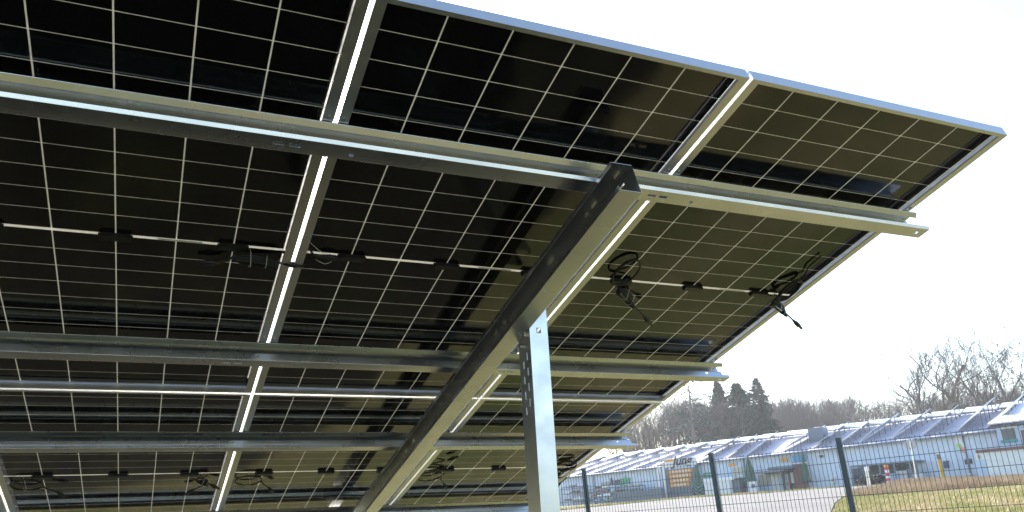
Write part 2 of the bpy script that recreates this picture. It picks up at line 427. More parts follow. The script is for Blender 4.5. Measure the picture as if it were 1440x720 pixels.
# sheet-steel profile with holes, extruded
def channel(name, prof, length, holes, m, parent, loc, rot, thick=.0025, axis='x', end_cut=None):
    """prof: list of (a, b) points; holes: list of (seg, s0, s1, t0, t1) slots: between s0..s1 along the length and t0..t1 (0..1) across the segment"""
    ss = sorted({0., length} | {round(h[k], 4) for h in holes for k in (1, 2)})
    # limit very long spans for nicer shading
    ext = []
    for a, b in zip(ss, ss[1:]):
        ext.append(a)
        k = int((b-a)//1.0)
        for q in range(1, k+1): ext.append(a + (b-a)*q/(k+1))
    ext.append(ss[-1]); ss = ext
    cols = []; seg_of = []
    for i in range(len(prof)-1):
        ts = sorted({0., 1.} | {h[k] for h in holes if h[0] == i for k in (3, 4)})
        for a, b in zip(ts, ts[1:]): seg_of.append((i, a, b)); cols.append((i, a))
    cols.append((len(prof)-2, 1.))
    bm = bmesh.new(); grid = []
    for s_ in ss:
        row = []
        for i, t in cols:
            a = prof[i][0] + (prof[i+1][0]-prof[i][0])*t; b = prof[i][1] + (prof[i+1][1]-prof[i][1])*t
            s2 = s_
            if end_cut and s_ in (0., length): s2 = end_cut(s_, a, b)
            row.append(bm.verts.new({'x': (s2, a, b), 'y': (a, s2, b), 'z': (a, b, s2)}[axis]))
        grid.append(row)
    for r in range(len(ss)-1):
        mid = (ss[r]+ss[r+1])/2
        for c in range(len(cols)-1):
            i, a, b = seg_of[c]; tm = (a+b)/2
            if any(h[0] == i and h[1] < mid < h[2] and h[3] < tm < h[4] for h in holes): continue
            bm.faces.new((grid[r][c], grid[r+1][c], grid[r+1][c+1], grid[r][c+1]))
    bmesh.ops.delete(bm, geom=[v for v in bm.verts if not v.link_faces], context='VERTS')
    bmesh.ops.recalc_face_normals(bm, faces=bm.faces[:])
    me = bpy.data.meshes.new(name); bm.to_mesh(me); bm.free()
    o = link(name, me, m, parent, loc, rot)
    sm = o.modifiers.new('thickness', 'SOLIDIFY'); sm.thickness = thick; sm.offset = 0
    bv = o.modifiers.new('bend', 'BEVEL'); bv.width = .0022; bv.segments = 2; bv.limit_method = 'ANGLE'; bv.angle_limit = R(40)
    return o
mount = empty('mounting_frame', T(-1.4, .99, -.2))
mount.location.z = 0
tag(mount, 'galvanised mounting frame of purlins, sloping rafter and post carrying the panels', 'mounting frame')
mloc = mount.location.copy()
PH = .087; NT = -.003
UEND, ULEN = .055, 9.4
for vi, (V, uend) in enumerate(((.411, .050), (1.634, .065), (2.523, .065), (3.742, .06))):
    prof = [(.013, NT-.017), (-.001, NT-.003), (0, NT), (.050, NT), (.050, NT-.022), (.036, NT-.032), (.036, NT-.054), (.050, NT-.064), (.050, -PH), (0, -PH), ((-.0065, -PH+.011) if vi == 0 else (0, -PH+.014))]
    holes = []
    def slot(seg, dist, ln=.03, t0=.4, t1=.65): holes.append((seg, dist, dist+ln, t0, t1))
    slot(8, .035, .022, .38, .62)                      # bottom flange slot at the free end
    for d in (1.23, 1.275, 2.45, 2.495): slot(8, d + .02*(vi % 2), .03, .42, .62)
    for d in (.10, 1.30, 2.40): slot(5, d, .014, .35, .65)
    for d in (1.12, 2.30, 3.44): slot(8, d, .012, .3, .5)
    def cut(s_, a, b, L_=ULEN): return s_ + (.022*(b+PH)/PH if s_ == 0. else 0)
    channel('purlin', prof, ULEN, holes, M_galv, mount, T(uend, V, 0) - mloc, (-TILT, 0, math.pi) if False else TR, axis='x', end_cut=None)
    o = mount.children[-1]
    for v in o.data.vertices:
        v.co.x = -v.co.x + (-.018*(v.co.z+PH)/PH if v.co.x < .001 else 0)
# rafter: C channel open to the left (towards -U)
NR0, NR1 = -PH-.003, -.201
URW, URL = -1.395, -1.473
prof = [(URL, NR0-.017), (URL, NR0), (URW, NR0), (URW, NR1), (URL, NR1), (URL, NR1+.015)]
rh = []
for s_, n_ in ((.055, 1), (.20, 1), (.26, 2), (.52, 1), (.72, 2), (.95, 2), (1.04, 2), (1.62, 2), (1.72, 2), (2.16, 1), (2.30, 1), (2.62, 2), (2.75, 1)):
    rh.append((2, s_, s_+(.032 if n_ == 1 else .016), .20, .28 if n_ == 1 else .25))
    if n_ == 2: rh.append((2, s_+.05, s_+.060, .62, .67))
channel('rafter', prof, 3.92, rh, M_galv, mount, T(0, .318, 0) - mloc, TR, axis='y')
# post: C channel behind the rafter web, open to the right
PXL, PXR, PY0, PY1 = -1.3915, -1.314, .989, 1.085
ph = []
base_z = 0
for k in range(4): 
    ph.append((2, 2.02 - k*.060, 2.02 - k*.060 + .030, .29, .33))
    ph.append((2, 1.99 - k*.060, 1.99 - k*.060 + .030, .61, .65))
ph.append((1, 2.122, 2.142, .38, .62))
plen = 2.24
prof = [(PXR, PY0+.018), (PXR, PY0), (PXL, PY0), (PXL, PY1), (PXR, PY1), (PXR, PY1-.018)]
def pcut(s_, a, b): return s_ if s_ == 0 else s_ - (b-PY0)*math.tan(TILT)
channel('post', prof, plen, ph, M_galv_post, mount, Vector((0, 0, 0)) - mloc, (0, 0, 0), axis='z', end_cut=pcut, thick=.003)
# bolts
for (a, b, c) in ((PXL-.006, PY0+.03, 2.12), (PXL-.006, PY0+.065, 2.08)):
    bt = MB(); bt.tube([(a-.008, b, c), (a+.004, b, c)], .010, 6)
    bt.build('bolt', M_galv, mount, Vector((0, 0, 0)) - mloc)
for V in (.411, 1.634, 2.523, 3.742):
    for du in (-1.43,):
        pp = T(du, V+.025, -PH+.004)
        bb = MB().tube([T(du, V+.025, -PH+.012), T(du, V+.025, -PH+.002)], .009, 6)
        bb.build('bolt', M_galv, mount, Vector((0, 0, 0)) - mloc)

# ------------------------------------------------------------------ double-bar mesh fence
fence = None
FT = EYE + .47
def fence_pt(px, py):
    d = ray(px, py); s_ = (FT - EYE) / d.z; return CAMP + d * s_
A = at(827, 660, 11.6); B = at(1190, 617, 9.0)
fd = Vector((B.x-A.x, B.y-A.y, 0)); span = fd.length/2; fd.normalize(); fn = Vector((-fd.y, fd.x, 0))
fang = math.atan2(fd.y, fd.x)
fence = empty('fence', (A.x, A.y, gz(A.x, A.y)), (0, -math.atan2(B.z-A.z, (B-A).length), fang))
tag(fence, 'anthracite double bar mesh fence on square posts running in front of the gravel road', 'fence')
FH_ = A.z - gz(A.x, A.y)
post_mb = MB(); post_mb.box(-.03, .03, -.02, .02, -.1, FH_); post_mb.box(-.033, .033, -.023, .023, FH_, FH_+.02)
post_mb.box(-.012, .012, -.032, -.02, .05, FH_-.02)
for k in range(8): post_mb.box(-.016, .016, -.04, -.032, .12+k*.24, .15+k*.24)
post_me = post_mb.mesh('fence_post'); post_me.materials.append(M_fence)
HT = FH_ - .075
full = 2*span; mids = .562*full
xs_f = [-3*2.3, -2*2.3, -2.3, 0, mids, full, full+2.9, full+5.2]
for k, x0 in enumerate(xs_f):
    o = bpy.data.objects.new('post', post_me); COL.objects.link(o); o.parent = fence; o.location = (x0, 0, 0)
    if k == len(xs_f)-1: break
    wdt = xs_f[k+1]-x0; pm = MB(); q = .02
    while q < wdt-.01:
        pm.box(q-.0024, q+.0024, -.0024, .0024, .06, HT+.02); q += .05
    z = HT
    while z > .05:
        pm.box(.004, wdt-.004, -.010, -.004, z-.003, z+.003); pm.box(.004, wdt-.004, .004, .010, z-.003, z+.003); z -= .2
    pm.build('mesh_panel', M_fence, fence, (x0, -.045, 0))
#SECTION2

# ------------------------------------------------------------------ the long shed beyond the road
def bp(s_, d, h): 
    v = Vector((E0.x, E0.y, 0)) + bdir*s_ + bback*d; v.z = base(s_) + h; return v
def fac(px, py, off=0.):
    "photo pixel -> (s, h) on the facade plane moved towards the camera by off"
    d = ray(px, py); o = Vector((E0.x, E0.y, 0)) - bback*off
    t = (o - CAMP).dot(bback) / d.dot(bback); p = CAMP + d*t
    s_ = (p - o).dot(bdir); return s_, p.z - base(s_)
def bbox(mb, s0, s1, d0, d1, h0, h1, m=0, ref=None):
    "box in facade coordinates; d positive = away from camera. ref = origin vector subtracted"
    i = len(mb.v); ref = ref or Vector((0, 0, 0))
    for d, h in ((d0, h0), (d1, h0), (d1, h1), (d0, h1)):
        for s_ in (s0, s1): mb.v.append(tuple(bp(s_, d, h) - ref))
    q = [0, 2, 4, 6]
    for a in range(4):
        b = (a+1) % 4; mb.f.append((i+q[a], i+q[a]+1, i+q[b]+1, i+q[b])); mb.m.append(m)
    mb.f.append((i+0, i+2, i+4, i+6)); mb.m.append(m); mb.f.append((i+7, i+5, i+3, i+1)); mb.m.append(m)
    return mb
def fix(o):
    bm = bmesh.new(); bm.from_mesh(o.data); bmesh.ops.recalc_face_normals(bm, faces=bm.faces[:]); bm.to_mesh(o.data); bm.free(); return o
BROT = (0, 0, math.atan2(bdir.y, bdir.x))
def local(o):
    "give meshes made in world-aligned coordinates a facade-aligned local frame so ribs run true"
    M = Matrix.Rotation(BROT[2], 4, 'Z'); o.data.transform(M.inverted()); o.matrix_local = o.matrix_local @ M; return o

M_wall = ribbed('pale_blue_cladding', (.66, .74, .86), .33, .02)
M_wall2 = ribbed('light_blue_cladding', (.50, .62, .78), .9, .03)
M_roof = ribbed('lilac_sheet_roof', (.56, .54, .62), .5, .03, rough=.45)
M_gut = mat('grey_gutter', (.16, .19, .23), .5)
M_pvw = mat('white_module_edge', (.75, .77, .80), .35, .3)
M_pvd = mat('module_glass', (.30, .35, .42), .15)
M_dark = mat('dark_opening', (.03, .035, .045), .5)
M_grey = ribbed('grey_blue_boards', (.13, .17, .21), .25, .015, 0)
M_white = mat('white_paint', (.78, .79, .80), .5, noise=(2, (.70, .71, .73)))
M_orange = mat('orange_board', (.80, .33, .05), .6, noise=(3, (.70, .30, .06)))
M_black = mat('black_lettering', (.03, .02, .03), .5)
M_green = mat('green_sign', (.05, .36, .16), .5)
M_dkgreen = mat('dark_green_canvas', (.04, .11, .075), .8, noise=(6, (.06, .15, .10)), bump=(9, .4, .03))
M_teal = mat('teal_hose', (.03, .30, .30), .4)
M_brown = mat('brown_panel', (.16, .07, .06), .6, noise=(1.5, (.19, .09, .075)))
M_blue = mat('blue_sign', (.06, .28, .62), .5, noise=(1.2, (.08, .42, .55)))
M_beige = mat('beige_blind', (.50, .46, .34), .7, noise=(3, (.42, .40, .32)))
M_glass = mat('window_glass', (.06, .08, .10), .08)
M_yellow = mat('yellow_paint', (.55, .42, .06), .5, noise=(9, (.40, .30, .05)))
M_red = mat('red_paint', (.60, .05, .04), .5)
M_lime = mat('lime_square', (.45, .70, .12), .5)
M_shrub = mat('dark_shrub', (.015, .028, .020), .9)

EAVE_R, EAVE = 4.1, 4.1
S0, S1 = -16.0, blen0 + 26.0
bld = empty('shed', bp(S0, 0, 0)); bref = bld.location.copy()
tag(bld, 'long pale blue metal shed with lilac roof carrying slanted white solar racks', 'shed')
SH = fac(1362, 640)[0]           # right of this the shed steps back behind the white lean-to
w = MB(); DEP, RH, RD = 18.0, 2.45, 9.0
bbox(w, S0, S1, 0, .15, -1.2, EAVE, 0, bref); bbox(w, S0, S1, DEP-.15, DEP, -1.2, EAVE, 0, bref)
for s_ in (S0, S1-.15):
    i = len(w.v)
    for q in (s_, s_+.15):
        for d, h in ((.15, -1.2), (DEP-.15, -1.2), (DEP-.15, EAVE), (RD, EAVE+RH-.1), (.15, EAVE)): w.v.append(tuple(bp(q, d, h) - bref))
    w.f += [(i, i+1, i+2, i+3, i+4), (i+9, i+8, i+7, i+6, i+5)] + [(i+a, i+(a+1) % 5, i+5+(a+1) % 5, i+5+a) for a in range(5)]; w.m += [0]*7
fix(w.build('wall', M_wall, bld)); local(bld.children[-1])
rf = MB()
def roofh(d): return EAVE + .06 + RH * (1 - abs(d-RD)/RD)
for a, b in ((-.45, RD), (RD, DEP+.45)):
    i = len(rf.v)
    for d in (a, b):
        for s_ in (S0-.4, S1+.4):
            rf.v.append(tuple(bp(s_, d, roofh(d)) - bref)); rf.v.append(tuple(bp(s_, d, roofh(d)+.10) - bref))
    rf.f += [(i, i+2, i+6, i+4), (i+1, i+5, i+7, i+3), (i, i+1, i+3, i+2), (i+4, i+6, i+7, i+5), (i, i+4, i+5, i+1), (i+2, i+3, i+7, i+6)]; rf.m += [0]*6
ro = fix(rf.build('roof', M_roof, bld)); local(ro)
gt = MB(); bbox(gt, S0-.4, S1+.4, -.62, -.46, EAVE-.13, EAVE+.02, 0, bref); gt = local(fix(gt.build('gutter', M_gut, bld)))

for k in range(9):
    q = 4 + k*11.0; dp = MB(); bbox(dp, q-.05, q+.05, -.14, -.02, 0, EAVE-.1, 0, bref); fix(dp.build('downpipe', M_gut, bld))
# slanted racks of modules lying from eave to ridge, and the ridge row
def slab(mb, c0, c1, c2, c3, th, m_top=0, m_side=1):
    n = (c1-c0).cross(c3-c0).normalized()
    if n.z < 0: n = -n
    i = len(mb.v)
    for c in (c0, c1, c2, c3): mb.v.append(tuple(c))
    for c in (c0, c1, c2, c3): mb.v.append(tuple(c + n*th))
    mb.f += [(i+3, i+2, i+1, i), (i+4, i+5, i+6, i+7)] + [(i+a, i+(a+1) % 4, i+4+(a+1) % 4, i+4+a) for a in range(4)]
    mb.m += [m_side, m_top] + [m_side]*4
rack_px = [(1360, 1285), (1235, 1155), (1105+223-0, 1010)]
RACKS = [((1413, 575), 1388), ((1371, 580), 1345), ((1328, 588), 1298), ((1290, 595), 1254), ((1247, 600), 1210), ((1210, 604), 1178),
         ((1176, 605), 1142), ((1145, 612), 1100), ((1080, 627), 1052), ((1052, 632), 1024), ((1027, 631), 985)]
def rack(s_low, s_high, lift, w_, label, name='roof_rack'):
    "module strip from the eave (s_low) to the ridge (s_high), raised along its right-hand edge"
    o = bp(s_low, .6, roofh(.6)+.1); t = empty('solar_rack', o)
    tag(t, label, 'solar rack', 'slanted solar racks on the shed roof')
    mb = MB(); n = 5
    lo = [(s_low + (s_high-s_low)*k/n, .5 + (RD-1.2)*k/n) for k in range(n+1)]
    for k in range(n):
        (sa, da), (sb, db) = lo[k], lo[k+1]
        g = .02
        sb2, db2 = sa + (sb-sa)*(1-g), da + (db-da)*(1-g)
        slab(mb, bp(sa, da, roofh(da)+.2)-o, bp(sb2, db2, roofh(db2)+.2)-o, bp(sb2-w_, db2, roofh(db2)+.2+lift)-o, bp(sa-w_, da, roofh(da)+.2+lift)-o, .05)
    fix(mb.build('module_strip', [M_pvd, M_pvw], t))
    for k in range(n+1):
        sa, da = lo[k]; l_ = MB().tube([bp(sa-w_+.05, da+.03, roofh(da)+.08)-o, bp(sa-w_+.05, da+.03, roofh(da)+.2+lift)-o], .04, 4)
        l_.build('leg', M_gut, t)
def s_at(px, py, d):
    dd = ray(px, py); o = Vector((E0.x, E0.y, 0)) + bback*d
    t = (o - CAMP).dot(bback) / dd.dot(bback); p = CAMP + dd*t; return (p - o).dot(bdir)
rk = []
for k, ((hx, hy), lx) in enumerate(RACKS):
    sh = s_at(hx, hy, RD-.7); sl = s_at(lx, hy+30, .5); rk.append((sl, sh))
rack_labels = ['steeply raised pale solar rack at the right end of the shed roof', 'steeply raised pale solar rack above the white banner with the lime square',
 'slanted solar rack on the roof above the yellow pole', 'slanted solar rack on the roof above the round sign', 'slanted solar rack on the roof above the red and white barrier',
 'slanted solar rack on the roof right of the tall fence post', 'slanted solar rack on the roof right behind the tall fence post top', 'slanted solar rack beside the grey roof vent',
 'slanted solar rack on the roof above the beige blind', 'slanted solar rack on the roof above the closed parasol', 'slanted solar rack on the roof above the small green sign']
for k, (sl, sh) in enumerate(rk):
    rack(sl, sh, 1.3 if k < 2 else (1.05 if k < 5 else .8), 1.9 if k < 2 else 1.5, rack_labels[k])
sl, sh = rk[-1]
for k in range(7):
    s2 = rk[-1][0] + 6.5 + k*3.4
    rack(s2, s2-2.5, .6, 1.2, 'low slanted solar rack on the left half of the shed roof, above the pipe shelves' if 1 else '')
# ridge modules
rm = MB(); rm.box(-1.45, 1.45, -.85, .85, 0, .06, 0); rm.box(-1.35, -1.25, -.6, .6, -.28, 0, 1); rm.box(1.25, 1.35, -.6, .6, -.28, 0, 1)
rme = rm.mesh('ridge_module'); rme.materials.append(M_pvw); rme.materials.append(M_gut)
s_ = S0 + 14
k = 0
while s_ < S1 - 2:
    o = bpy.data.objects.new('ridge_module', rme); COL.objects.link(o)
    o.location = bp(s_, RD-.7, EAVE+RH+.42); o.rotation_euler = (R(-20), 0, BROT[2]); 
    tag(o, 'white flat solar module along the ridge of the pale blue shed', 'solar module', 'white modules along the shed ridge')
    s_ += 3.15; k += 1
# roof vent
def item(name, label, cat, px, py, off, group=None):
    s_, h = fac(px, py, off); o = empty(name, bp(s_, -off, max(h, 0) if cat == 'sign' else 0)); tag(o, label, cat, group); return o
sv = s_at(1152, 612, 4.5)
v = bld; vm = MB(); ref = bref; bbox(vm, sv-.8, sv+.8, 3.6, 5.0, roofh(3.6)-.3, roofh(5)+1.3, 0, ref); vo = local(fix(vm.build('roof_vent', M_gut, bld)))

def frect(px0, px1, py0, py1, off):
    mx, my = (px0+px1)/2, (py0+py1)/2
    sa = fac(px0, my, off)[0]; sb = fac(px1, my, off)[0]; h1 = fac(mx, py0, off)[1]; h0 = fac(mx, py1, off)[1]
    return min(sa, sb), max(sa, sb), h0, h1
def fthing(name, label, cat, rect, off, depth, m, group=None, ground=False, h0=None):
    "a box-bodied object on the facade; returns (root, maker of further parts)"
    s0, s1, a, b = frect(*rect, off)
    if ground: a = 0
    o = empty(name, bp((s0+s1)/2, -off, max(a, 0))); tag(o, label, cat, group); rf_ = o.location.copy()
    def part(nm, rc, off2, dep2, m2, grd=False, parent=None):
        q0, q1, c, d = frect(*rc, off2)
        if grd: c = 0
        mb = MB(); bbox(mb, q0, q1, -off2, -off2+dep2, c, d, 0, rf_); ob = local(fix(mb.build(nm, m2, o))); return ob
    if m is not None: part('body', rect, off, depth, m, ground)
    o['_r'] = 0; del o['_r']
    return o, part, rf_
def letters(txt, nm, m, parent, ref_, s_left, h, size, off, shear=0., extr=.02):
    cu = bpy.data.curves.new(nm, 'FONT'); cu.body = txt; cu.size = size; cu.extrude = extr; cu.shear = shear; cu.offset = size*.02
    tmp = bpy.data.objects.new(nm, cu); COL.objects.link(tmp)
    dg = bpy.context.evaluated_depsgraph_get(); me = bpy.data.meshes.new_from_object(tmp.evaluated_get(dg))
    COL.objects.unlink(tmp); bpy.data.objects.remove(tmp)
    ex = -bdir; ex = Vector((ex.x, ex.y, -bslope)).normalized()   # text runs to the right in the photo
    ez = Vector((0, 0, 1)); ey = ez.cross(ex).normalized()
    o_ = bp(s_left, -off, h) - ref_
    M = Matrix((ex, ez, -ey)).transposed().to_4x4(); M.translation = o_
    me.transform(M); ob = link(nm, me, m, parent); return ob

# --- pieces along the facade, right to left in the photo
# white lean-to at the right
o, part, rf_ = fthing('lean_to', 'white lean-to with brown top edge in front of the right end of the shed', 'lean-to', (1374, 1462, 632, 674), 3.0, 3.0, M_white, ground=True)
part('top_edge', (1371, 1462, 629, 633), 3.15, 3.2, M_brown); part('plinth', (1405, 1462, 667, 674), 3.03, .1, M_grey, True); part('door', (1372, 1388, 646, 673), 3.05, .1, M_wall2, True)
part('meter_box', (1375, 1378, 640, 645), 3.1, .1, M_yellow)
# raised cabin with light roof behind it
o, part, rf_ = fthing('cabin', 'pale blue cabin with ribbed white roof and dark window at the right edge', 'cabin', (1404, 1470, 597, 640), 1.2, 6, M_wall2, ground=True)
s0, s1, a, b = frect(1408, 1475, 593, 597, 1.2)
mb = MB(); q = [bp(s1+.8, -2.2, b+.0)-rf_, bp(s0-.5, -2.2, b+.0)-rf_, bp(s0-.5-0, 5.2, b+2.1)-rf_, bp(s1+.3, 5.2, b+2.1)-rf_]
slab(mb, *q, .12, 0, 0); local(fix(mb.build('roof', ribbed('white_ribbed_roof', (.78, .78, .84), .45, .04), o)))
wi = part('window', (1409, 1428, 603, 618), 1.24, .08, M_glass); part('window_sill', (1407, 1431, 618, 622), 1.35, .2, M_teal); part('lintel', (1406, 1431, 599, 602), 1.3, .15, M_white)
part('side_door', (1437, 1475, 603, 624), 1.25, .08, M_brown)
# banner
o, part, rf_ = fthing('banner', 'tall white banner with lime, mint and red squares on the shed wall', 'banner', (1343, 1352.5, 609, 625), .12, .06, M_white)
part('lime_square', (1345, 1351, 624, 628.5), .14, .06, M_lime); part('mint_square', (1347, 1351, 629, 636), .14, .06, mat('mint', (.45, .75, .55), .5)); part('red_square', (1352, 1357.5, 629, 636), .14, .06, mat('coral', (.75, .25, .2), .5)); part('white_square', (1352, 1356, 623, 629), .14, .06, M_white)
part('stripe', (1347.2, 1348, 636, 672), .12, .05, M_white)
o, part, rf_ = fthing('wall_window', 'left one of the two small dark windows right of the banner', 'window', (1356.5, 1360.5, 646, 653), .06, .1, M_dark)
o, part, rf_ = fthing('wall_window', 'right one of the two small dark windows right of the banner', 'window', (1363, 1367, 645, 652), .06, .1, M_dark)
o, part, rf_ = fthing('bench', 'low white bench under the two small windows', 'bench', (1353, 1365, 666, 667.6), .8, .5, M_white)
for x in (1354, 1363): part('leg', (x, x+1, 667.6, 672), .75, .08, M_white, True)
o, part, rf_ = fthing('wall_box', 'dark blue box on the shed wall behind the yellow pole', 'box', (1326.5, 1333, 649, 658), .3, .3, mat('blue_box', (.03, .07, .16), .5))
part('lid', (1326, 1333.5, 648, 649), .34, .36, M_gut)
# small wall box (yellow) and lamps
o, part, rf_ = fthing('wall_box', 'small pale box with yellow spot at the foot of the shed wall', 'box', (1168.5, 1173.5, 671, 679), .3, .3, M_white); part('spot', (1169.5, 1172.5, 673, 677), .33, .04, M_yellow)
o, part, rf_ = fthing('wall_lamp', 'dark round lamp high on the wall right of the green flag', 'lamp', (1152, 1156, 640, 642.8), .3, .3, M_dark); part('bracket', (1153.5, 1154.5, 642.5, 644), .15, .15, M_gut)
# drive-in canopy with dark interior
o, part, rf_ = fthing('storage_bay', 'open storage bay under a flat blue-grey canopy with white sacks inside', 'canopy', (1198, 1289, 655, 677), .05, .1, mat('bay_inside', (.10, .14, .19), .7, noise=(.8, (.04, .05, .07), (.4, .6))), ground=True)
cs0, cs1, a, b = frect(1196, 1290, 652, 655, 2.2)
hh = 1.9
mb = MB(); bbox(mb, cs0, cs1, -2.4, .0, hh, hh+.16, 0, rf_); local(fix(mb.build('canopy_roof', M_gut, o)))
for t_ in (0.01, .10, .33, .55, .8, .99):
    s_ = cs0+(cs1-cs0)*t_; mb = MB(); bbox(mb, s_-.06, s_+.06, -2.35, -2.23, 0, hh, 0, rf_); local(fix(mb.build('column', M_gut, o)))
for j_, (t_, hz, wd) in enumerate(((.05, .9, .8), (.09, .5, .8), (.14, 1.3, .7), (.2, .6, .7), (.46, 1.0, 1.6), (.62, .7, 1.5), (.30, 1.2, 1.1))):
    s_ = cs0 + (cs1-cs0)*t_; mm = [M_white, M_wall2, M_gut][j_ % 3]
    t2 = MB(); bbox(t2, s_-wd/2, s_+wd/2, -1.9+.1*j_, -1.0+.1*j_, 0, hz, 0, bp(s_, -1.5, 0)); oo = fix(t2.build('crate', mm, None, bp(s_, -1.5, 0)))
    tag(oo, ['white sack stack in the right end of the storage bay', 'low pale blue crate in the right end of the storage bay', 'grey shelf behind the white sacks in the storage bay', 'low white crate right of centre in the storage bay', 'wide pale blue stack in the middle of the storage bay', 'wide grey low stack left of centre in the storage bay', 'white upright stack beside the barrier post in the storage bay'][j_], 'crate', 'goods in the storage bay')
def shrub(px, py, off, r, label, m=M_shrub, nm='shrub', n=500, hf=1.0, seed=0):
    rnd = random.Random(seed or int(px*7)); s_, h = fac(px, py, off); o = empty(nm, bp(s_, -off, 0)); mb = MB()
    for k in range(n):
        d = Vector((rnd.gauss(0, 1), rnd.gauss(0, 1), rnd.gauss(0, 1))).normalized() * r * rnd.uniform(.5, 1.0)
        c = Vector((d.x, d.y, abs(d.z)*hf + r*.2)); a = Vector((rnd.uniform(-1, 1), rnd.uniform(-1, 1), rnd.uniform(-1, 1))).normalized()*r*.14; b = a.orthogonal().normalized()*r*.10
        mb.quad(c-a-b, c+a-b, c+a+b, c-a+b)
    mb.build('foliage', m, o)
    MB().tube([(0, 0, -.1), (0, 0, r*.6)], r*.08, 5).build('stem', M_brown, o)
    tag(o, label, 'shrub'); return o
shrub(1216, 675, 4.0, .75, 'dark rounded shrub left of the pair under the canopy')
shrub(1234, 673, 3.5, .85, 'dark rounded shrub right of the pair under the canopy')
# entrance group
o, part, rf_ = fthing('entrance_porch', 'flat-roofed dark entrance porch with glazed front beside the brown panel', 'porch', (1068, 1117, 665, 687), .06, .1, M_wall2, ground=True)
part('porch_roof', (1079, 1115, 655.5, 660), 2.2, 2.2, M_gut); part('lower_roof', (1060, 1101, 662, 664.5), 2.6, 2.6, M_gut)
part('blind', (1067, 1082, 667, 682), .12, .08, M_beige); part('door', (1085, 1097, 666, 690), .14, .1, M_white, True)
part('glazing', (1102, 1117, 661, 686), .14, .1, M_glass, True); part('column', (1100, 1102.5, 660, 690), 2.1, .2, M_dark, True)
part('window_display', (1104.5, 1109, 667, 684), .5, .3, M_pvd, True); part('red_display', (1109.5, 1111.5, 676, 683), .5, .2, M_red); part('white_display', (1112, 1116, 664, 680), .4, .2, M_white)
o, part, rf_ = fthing('panel', 'tall brown-red panel standing right of the entrance', 'panel', (1116.5, 1133, 652, 687), 1.0, .25, M_brown, ground=True); part('cap', (1116, 1133.5, 650.5, 652), 1.05, .35, M_white)
o, part, rf_ = fthing('sign', 'blue horizontal sign under the eave above the brown panel', 'sign', (1114, 1133.5, 640, 649), .15, .08, M_blue); part('rail', (1114, 1133.5, 649, 649.8), .2, .1, M_gut)
o, part, rf_ = fthing('sign', 'grey sign with orange lettering above the entrance porch', 'sign', (1096, 1110, 643, 650), .15, .08, M_beige); part('lettering', (1098.5, 1107, 645, 648.5), .17, .04, M_orange)
def parasol(px, py, off, ht, r, label):
    s_, h = fac(px, py, off); o = empty('parasol', bp(s_, -off, 0)); mb = MB()
    n = 14; prof = [(ht*.22, r), (ht*.3, r*.92), (ht*.6, r*.62), (ht*.86, r*.3), (ht, .05)]
    rnd = random.Random(int(px)); i0 = []
    for z_, rr_ in prof:
        i0.append(len(mb.v))
        for j in range(n):
            a = 2*math.pi*j/n; q = rr_*(1+(.22 if j % 2 else -.12)); mb.v.append((q*math.cos(a), q*math.sin(a), z_ + (rnd.uniform(-.1, .1) if z_ == prof[0][0] else 0)))
    for k in range(len(prof)-1):
        for j in range(n): mb.f.append((i0[k]+j, i0[k]+(j+1) % n, i0[k+1]+(j+1) % n, i0[k+1]+j)); mb.m.append(0)
    mb.build('canopy', M_dkgreen, o)
    MB().tube([(0, 0, 0), (0, 0, ht*1.03)], .05, 8).build('pole', M_gut, o); MB().tube([(0, 0, 0), (0, 0, .09)], .45, 10).build('stand', M_gut, o)
    tag(o, label, 'parasol', 'closed green parasols')
parasol(984, 698, 1.6, 3.8, .55, 'closed dark green parasol beside the orange price board')
parasol(1058, 692, 1.6, 4.2, .62, 'closed dark green parasol above the white board with the heart')
parasol(1135.5, 686, .9, 4.1, .42, 'closed dark green parasol right of the brown panel')
o, part, rf_ = fthing('notice_board', 'white notice board with a dark heart below the green parasol', 'notice board', (1052, 1065, 677, 695), 2.6, .12, M_white, ground=True)
part('heart', (1056.5, 1062, 681, 686), 2.63, .05, M_grey); part('post', (1051, 1052, 674, 696), 2.6, .12, M_gut, True)
o, part, rf_ = fthing('tool_shed', 'beige-fronted glazed bay left of the green parasol', 'bay', (1023, 1047, 652, 693), .3, .3, M_wall2, ground=True)
part('orange_sign', (1024, 1035, 652, 656), .36, .08, M_orange); part('blind', (1030, 1045, 657, 670), .34, .06, M_beige); part('door', (1038, 1046, 668, 692), .36, .06, M_white, True)
o, part, rf_ = fthing('container', 'white container with open white lid left of the bin', 'container', (991, 1028, 676, 698), 3.2, 2.2, M_white, ground=True); part('lid', (989, 1030, 672, 676.5), 3.3, 2.3, mat('bright_cover', (.82, .84, .86), .4))
o, part, rf_ = fthing('bin', 'dark blue-grey bin right of the white container', 'bin', (1030, 1040, 674, 694), 2.8, 1.2, M_grey, ground=True); part('lid', (1029.5, 1040.5, 672.8, 674.3), 2.9, 1.3, M_dark)
o, part, rf_ = fthing('sign', 'small green sign on the wall above the white container', 'sign', (989, 1004, 664.5, 670.5), .15, .08, M_green); part('lettering', (991, 1002, 667, 668), .17, .04, M_white)
